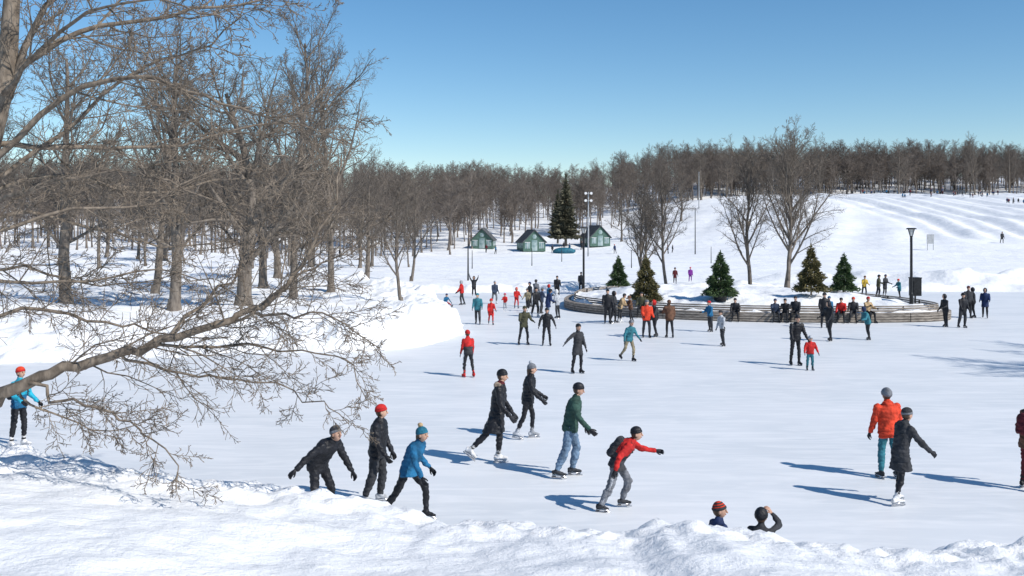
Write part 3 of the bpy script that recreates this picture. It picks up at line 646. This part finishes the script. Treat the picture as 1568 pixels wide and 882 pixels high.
limb(out,r,[(-7.2,14,6.4),(-6.7,14,7.6),(-6.0,14,8.7),(-5.4,14,9.6)],.075,.012,1,2.8,c2)
limb(out,r,[(-7.9,14,4.7),(-7,14.5,5.0),(-6,15,4.7),(-5.2,15.4,4.5),(-4.3,15.6,4.6)],.045,.007,1,2.4,c2)
limb(out,r,[(-7.3,14,6.0),(-6.4,15,6.0),(-5.2,15.6,6.1),(-3.8,16,6.5),(-2.7,16.2,6.2)],.05,.007,1,2.8,c2)
limb(out,r,[(-7.6,14,5.2),(-6.6,14.6,6.2),(-5.6,15,7.2),(-4.6,15.2,7.6),(-4.0,15.3,8.4)],.05,.007,1,2.8,c2)
limb(out,r,[(-7.7,14,5.1),(-6.8,14.8,5.6),(-5.7,15.6,5.3),(-4.6,16.2,5.6),(-3.6,16.6,5.4)],.045,.007,1,2.6,c2)
limb(out,r,[(-7.2,14,6.6),(-6.3,13.2,7.1),(-5.4,12.6,7.5),(-4.3,12.3,7.6),(-3.5,12.2,7.3)],.045,.007,1,2.6,c2)
limb(out,r,[(-8.2,14,4.2),(-7.2,14.8,4.2),(-6.4,15.4,3.9),(-5.4,15.8,4.0)],.035,.007,1,2.2,c2)
m=tube_mesh('bare_tree',out,BARK_NEAR,.015); ob=bpy.data.objects.new('large_bare_tree',m); COL.objects.link(ob)

# ------------------------------------------------------------------ island bench
def dense(poly,step=.35):
    out=[];n=len(poly)
    for i in range(n):
        a=np.array(poly[i]);b=np.array(poly[(i+1)%n]); L=np.linalg.norm(b-a); k=max(1,int(L/step))
        for j in range(k): out.append(a+(b-a)*j/k)
    return out
DP=dense(ISLAND); nP=len(DP); cen=np.mean(DP,0)
nrm=[]
for i in range(nP):
    t=DP[(i+1)%nP]-DP[i-1]; t/=np.linalg.norm(t); n_=np.array([-t[1],t[0]])
    if np.dot(n_,cen-DP[i])<0: n_=-n_
    nrm.append(n_)
bench=empty('curved_wooden_bench')
def sweep(name,o0,o1,z0,z1,mat,i0=0,i1=None,gap=7):
    V=[];F=[]; i1=nP if i1 is None else i1
    i=i0
    while i<i1:
        j=min(i+gap,i1); ring=[]
        for k in range(i,j+1):
            f=.03 if k==i else (-.03 if k==j else 0)
            a=DP[k%nP]
            if f>0: a=a+(DP[(k+1)%nP]-a)*f
            if f<0: a=a+(DP[(k-1)%nP]-a)*-f
            n_=nrm[k%nP]
            p=a+n_*o0; q_=a+n_*o1; ring.append(len(V)); V+= [(p[0],p[1],z0),(q_[0],q_[1],z0),(q_[0],q_[1],z1),(p[0],p[1],z1)]
        for a_,b_ in zip(ring,ring[1:]):
            for k in range(4): F.append((a_+k,a_+(k+1)%4,b_+(k+1)%4,b_+k))
        F.append((ring[0],ring[0]+3,ring[0]+2,ring[0]+1)); F.append((ring[-1],ring[-1]+1,ring[-1]+2,ring[-1]+3))
        i=j
    return mesh_obj(name,V,F,[mat],parent=bench)
for k,(z0,z1) in enumerate(((.04,.14),(.17,.27),(.30,.405))): sweep('front_slat_%d'%(k+1),0,.035,z0,z1,WOOD)
sweep('core',.06,.58,-.02,.40,DARK,gap=500)
for k in range(4): sweep('seat_board_%d'%(k+1),.0+k*.14,.125+k*.14,.42,.46,WOOD)
for k,(z0,z1) in enumerate(((.49,.58),(.61,.70),(.73,.80))): sweep('back_slat_%d'%(k+1),.58+.02*k,.615+.02*k,z0,z1,WOOD)
V_=Raw()
for i in range(0,nP,7):
    a=DP[i]+nrm[i]*.63; V_.box(Vector((a[0]+nrm[i][0]*.05,a[1]+nrm[i][1]*.05,.55)),Matrix.Identity(3),.06,.06,.46,0)
mesh_obj('back_posts',V_.v,V_.f,[DARK],parent=bench)

# ------------------------------------------------------------------ lamps etc
def rings(rs): return [(Vector((0,0,z)),Vector((r,0,0)),Vector((0,r,0))) for z,r in rs]
def street_lamp(x,y,top):
    z=gz(x,y); h=top-z; e=empty('street_lamp',(x,y,z-.03))
    p=Raw(); p.loft(rings([(0,.13),(.04,.13),(.05,.1),(.6,.1),(.65,.075),(h-.5,.065),(h-.48,.08),(h-.42,.08)]),0,14); mesh_obj('post',p.v,p.f,[METAL],parent=e,smooth=False)
    g=Raw(); g.loft(rings([(h-.41,.1),(h-.08,.2)]),0,6); mesh_obj('lantern_glass',g.v,g.f,[LAMPG],parent=e)
    c=Raw(); c.loft(rings([(h-.079,.27),(h-.04,.27),(h,.2)]),0,16)
    for k in range(4):
        a=k*math.pi/2+.4; c.capsule(Vector((.1*math.cos(a),.1*math.sin(a),h-.42)),Vector((.22*math.cos(a),.22*math.sin(a),h-.07)),.015,.015,0,6)
    mesh_obj('lantern_frame',c.v,c.f,[METAL],parent=e)
street_lamp(21.5,53.6,4.8); street_lamp(4.75,66,4.85)
b=Raw(); I3=Matrix.Identity(3)
b.box(Vector((0,0,.95)),I3,.5,.5,.95,0); b.box(Vector((0,0,1.45)),I3,.54,.54,.05,0); b.capsule(Vector((0,0,0)),Vector((0,0,.5)),.05,.05,0,8); b.box(Vector((0,-.26,.95)),I3,.36,.03,.7,0)
mesh_obj('loudspeaker_box',b.v,b.f,[METAL],loc=(21.95,54.2,gz(21.95,54.2)-.05))
def pole(name,x,y,h,r,arms=False,mat=METAL):
    e=Raw(); e.loft(rings([(-.2,r*1.4),(.3,r*1.2),(h,r*.7)]),0,10)
    if arms:
        for zz_ in(h-.2,h-1.3):
            e.box(Vector((0,0,zz_)),I3,1.1,.08,.08,0)
            for sx in(-.42,.42):
                e.loft([(Vector((sx,-.1,zz_+.05)),Vector((.1,0,0)),Vector((0,0,.1))),(Vector((sx,-.35,zz_)),Vector((.2,0,0)),Vector((0,0,.2)))],1,12)
    mesh_obj(name,e.v,e.f,[mat,WHITEP],e.l,loc=(x,y,gz(x,y)))
pole('light_pole',-3.75,85,3.6,.06); pole('floodlight_mast',11.5,150,9.7,.11,True,GREYP); pole('light_pole',27.6,150,7,.07)
pole('utility_pole',46,245,9,.1,False,GREYP)
for b_,y in((.40,150),(.2,120),(.05,128),(.3,135),(.12,110),(.02,115),(-.04,108)): pole('thin_pole',b_*y,y,2.0,.04)
s_=Raw(); s_.box(Vector((0,0,1.6)),I3,1.0,.06,1.3,0); s_.box(Vector((-.4,0,.5)),I3,.07,.07,1.0,0); s_.box(Vector((.4,0,.5)),I3,.07,.07,1.0,0)
mesh_obj('notice_sign',s_.v,s_.f,[GREYP],loc=(58,138,gz(58,138)-.05))
def hut(x,y,rot,w=3.6,l=4.2):
    e=empty('green_cabin',(x,y,gz(x,y)-.1)); e.rotation_euler=(0,0,R(rot)); e.scale=(1.12,1.12,1.12)
    wh=1.5; rh=3.3; hw=w/2; hl=l/2
    V=[(-hw,-hl,0),(hw,-hl,0),(hw,-hl,wh),(0,-hl,rh),(-hw,-hl,wh),(-hw,hl,0),(hw,hl,0),(hw,hl,wh),(0,hl,rh),(-hw,hl,wh)]
    mesh_obj('walls',V,[(0,1,2,3,4),(6,5,9,8,7),(1,6,7,2),(5,0,4,9)],[GREENP],parent=e)
    rf=Raw()
    for sg in(-1,1):
        ang=math.atan2(rh-wh,hw); L=math.hypot(rh-wh,hw)+.35
        M=Matrix.Rotation(sg*ang,3,'Y'); c=Vector((sg*(hw/2+.08),0,(wh+rh)/2+.0)); rf.box(c+Vector((0,0,.03)),M,L,l+.5,.1,0)
    mesh_obj('roof',rf.v,rf.f,[ROOF],parent=e)
    g=Raw(); fr=Raw()
    for cx in(-1.15,1.15): g.box(Vector((cx,-hl-.015,.95)),I3,.8,.03,.95,0)
    g.loft([(Vector((0,-hl-.02,2.35)),Vector((.38,0,0)),Vector((0,0,.38))),(Vector((0,-hl-.04,2.35)),Vector((.38,0,0)),Vector((0,0,.38)))],0,6)
    for sy in(-1,0,1): g.box(Vector((hw+.015,sy*1.2,.95)),I3,.03,.8,.8,0); g.box(Vector((-hw-.015,sy*1.2,.95)),I3,.03,.8,.8,0)
    mesh_obj('windows',g.v,g.f,[GLASS],parent=e)
    fr.box(Vector((0,-hl-.02,.95)),I3,.9,.04,1.7,0); mesh_obj('door',fr.v,fr.f,[GLASS],parent=e)
    sn=Raw()
    for cx in(-1.15,1.15): sn.box(Vector((cx,-hl-.05,1.45)),I3,.9,.05,.06,0); sn.box(Vector((cx,-hl-.05,.95)),I3,.04,.04,.95,0)
    mesh_obj('window_trim',sn.v,sn.f,[WHITEP],parent=e)
hut(-5.3,186,-6); hut(3.4,178,14); hut(15.5,186,20)
tp=Raw(); tp.ellipsoid(Vector((0,0,.4)),I3,2.0,.9,.6,0,14,8,lambda p:p*(1+.25*noise.noise(p*3))); mesh_obj('tarp_covered_sleds',tp.v,tp.f,[TEALP],smooth=True,loc=(9.2,175,gz(9.2,175)))

# ------------------------------------------------------------------ light, sky, camera
EL,AZ=R(40),math.atan2(.82,-.57)
w=bpy.data.worlds.new('World'); scene.world=w; w.use_nodes=True
nt=w.node_tree; bg=nt.nodes['Background']; sk=nt.nodes.new('ShaderNodeTexSky'); sk.sky_type='NISHITA'; sk.sun_disc=False
sk.sun_elevation=EL; sk.sun_rotation=AZ; sk.air_density=1.0; sk.dust_density=0; sk.ozone_density=2.2; sk.altitude=900
hs_=nt.nodes.new('ShaderNodeHueSaturation'); hs_.inputs['Saturation'].default_value=1.25; hs_.inputs['Hue'].default_value=.497
nt.links.new(sk.outputs[0],hs_.inputs['Color']); nt.links.new(hs_.outputs[0],bg.inputs[0]); bg.inputs[1].default_value=.125
L=bpy.data.lights.new('sun','SUN'); L.energy=4.9; L.angle=R(.5); L.color=(1,.945,.87)
lo=bpy.data.objects.new('sun',L); COL.objects.link(lo)
dv=Vector((math.sin(AZ)*math.cos(EL),math.cos(AZ)*math.cos(EL),math.sin(EL)))
lo.rotation_euler=dv.to_track_quat('Z','Y').to_euler()
cam=bpy.data.cameras.new('camera'); co_=bpy.data.objects.new('camera',cam); COL.objects.link(co_); scene.camera=co_
co_.location=(0,0,4.8); co_.rotation_euler=(R(90),0,0); cam.lens=35; cam.sensor_width=36; cam.shift_y=-.0593; cam.clip_end=6000; cam.clip_start=.1
scene.view_settings.view_transform='Standard'; scene.view_settings.look='None'; scene.view_settings.exposure=0
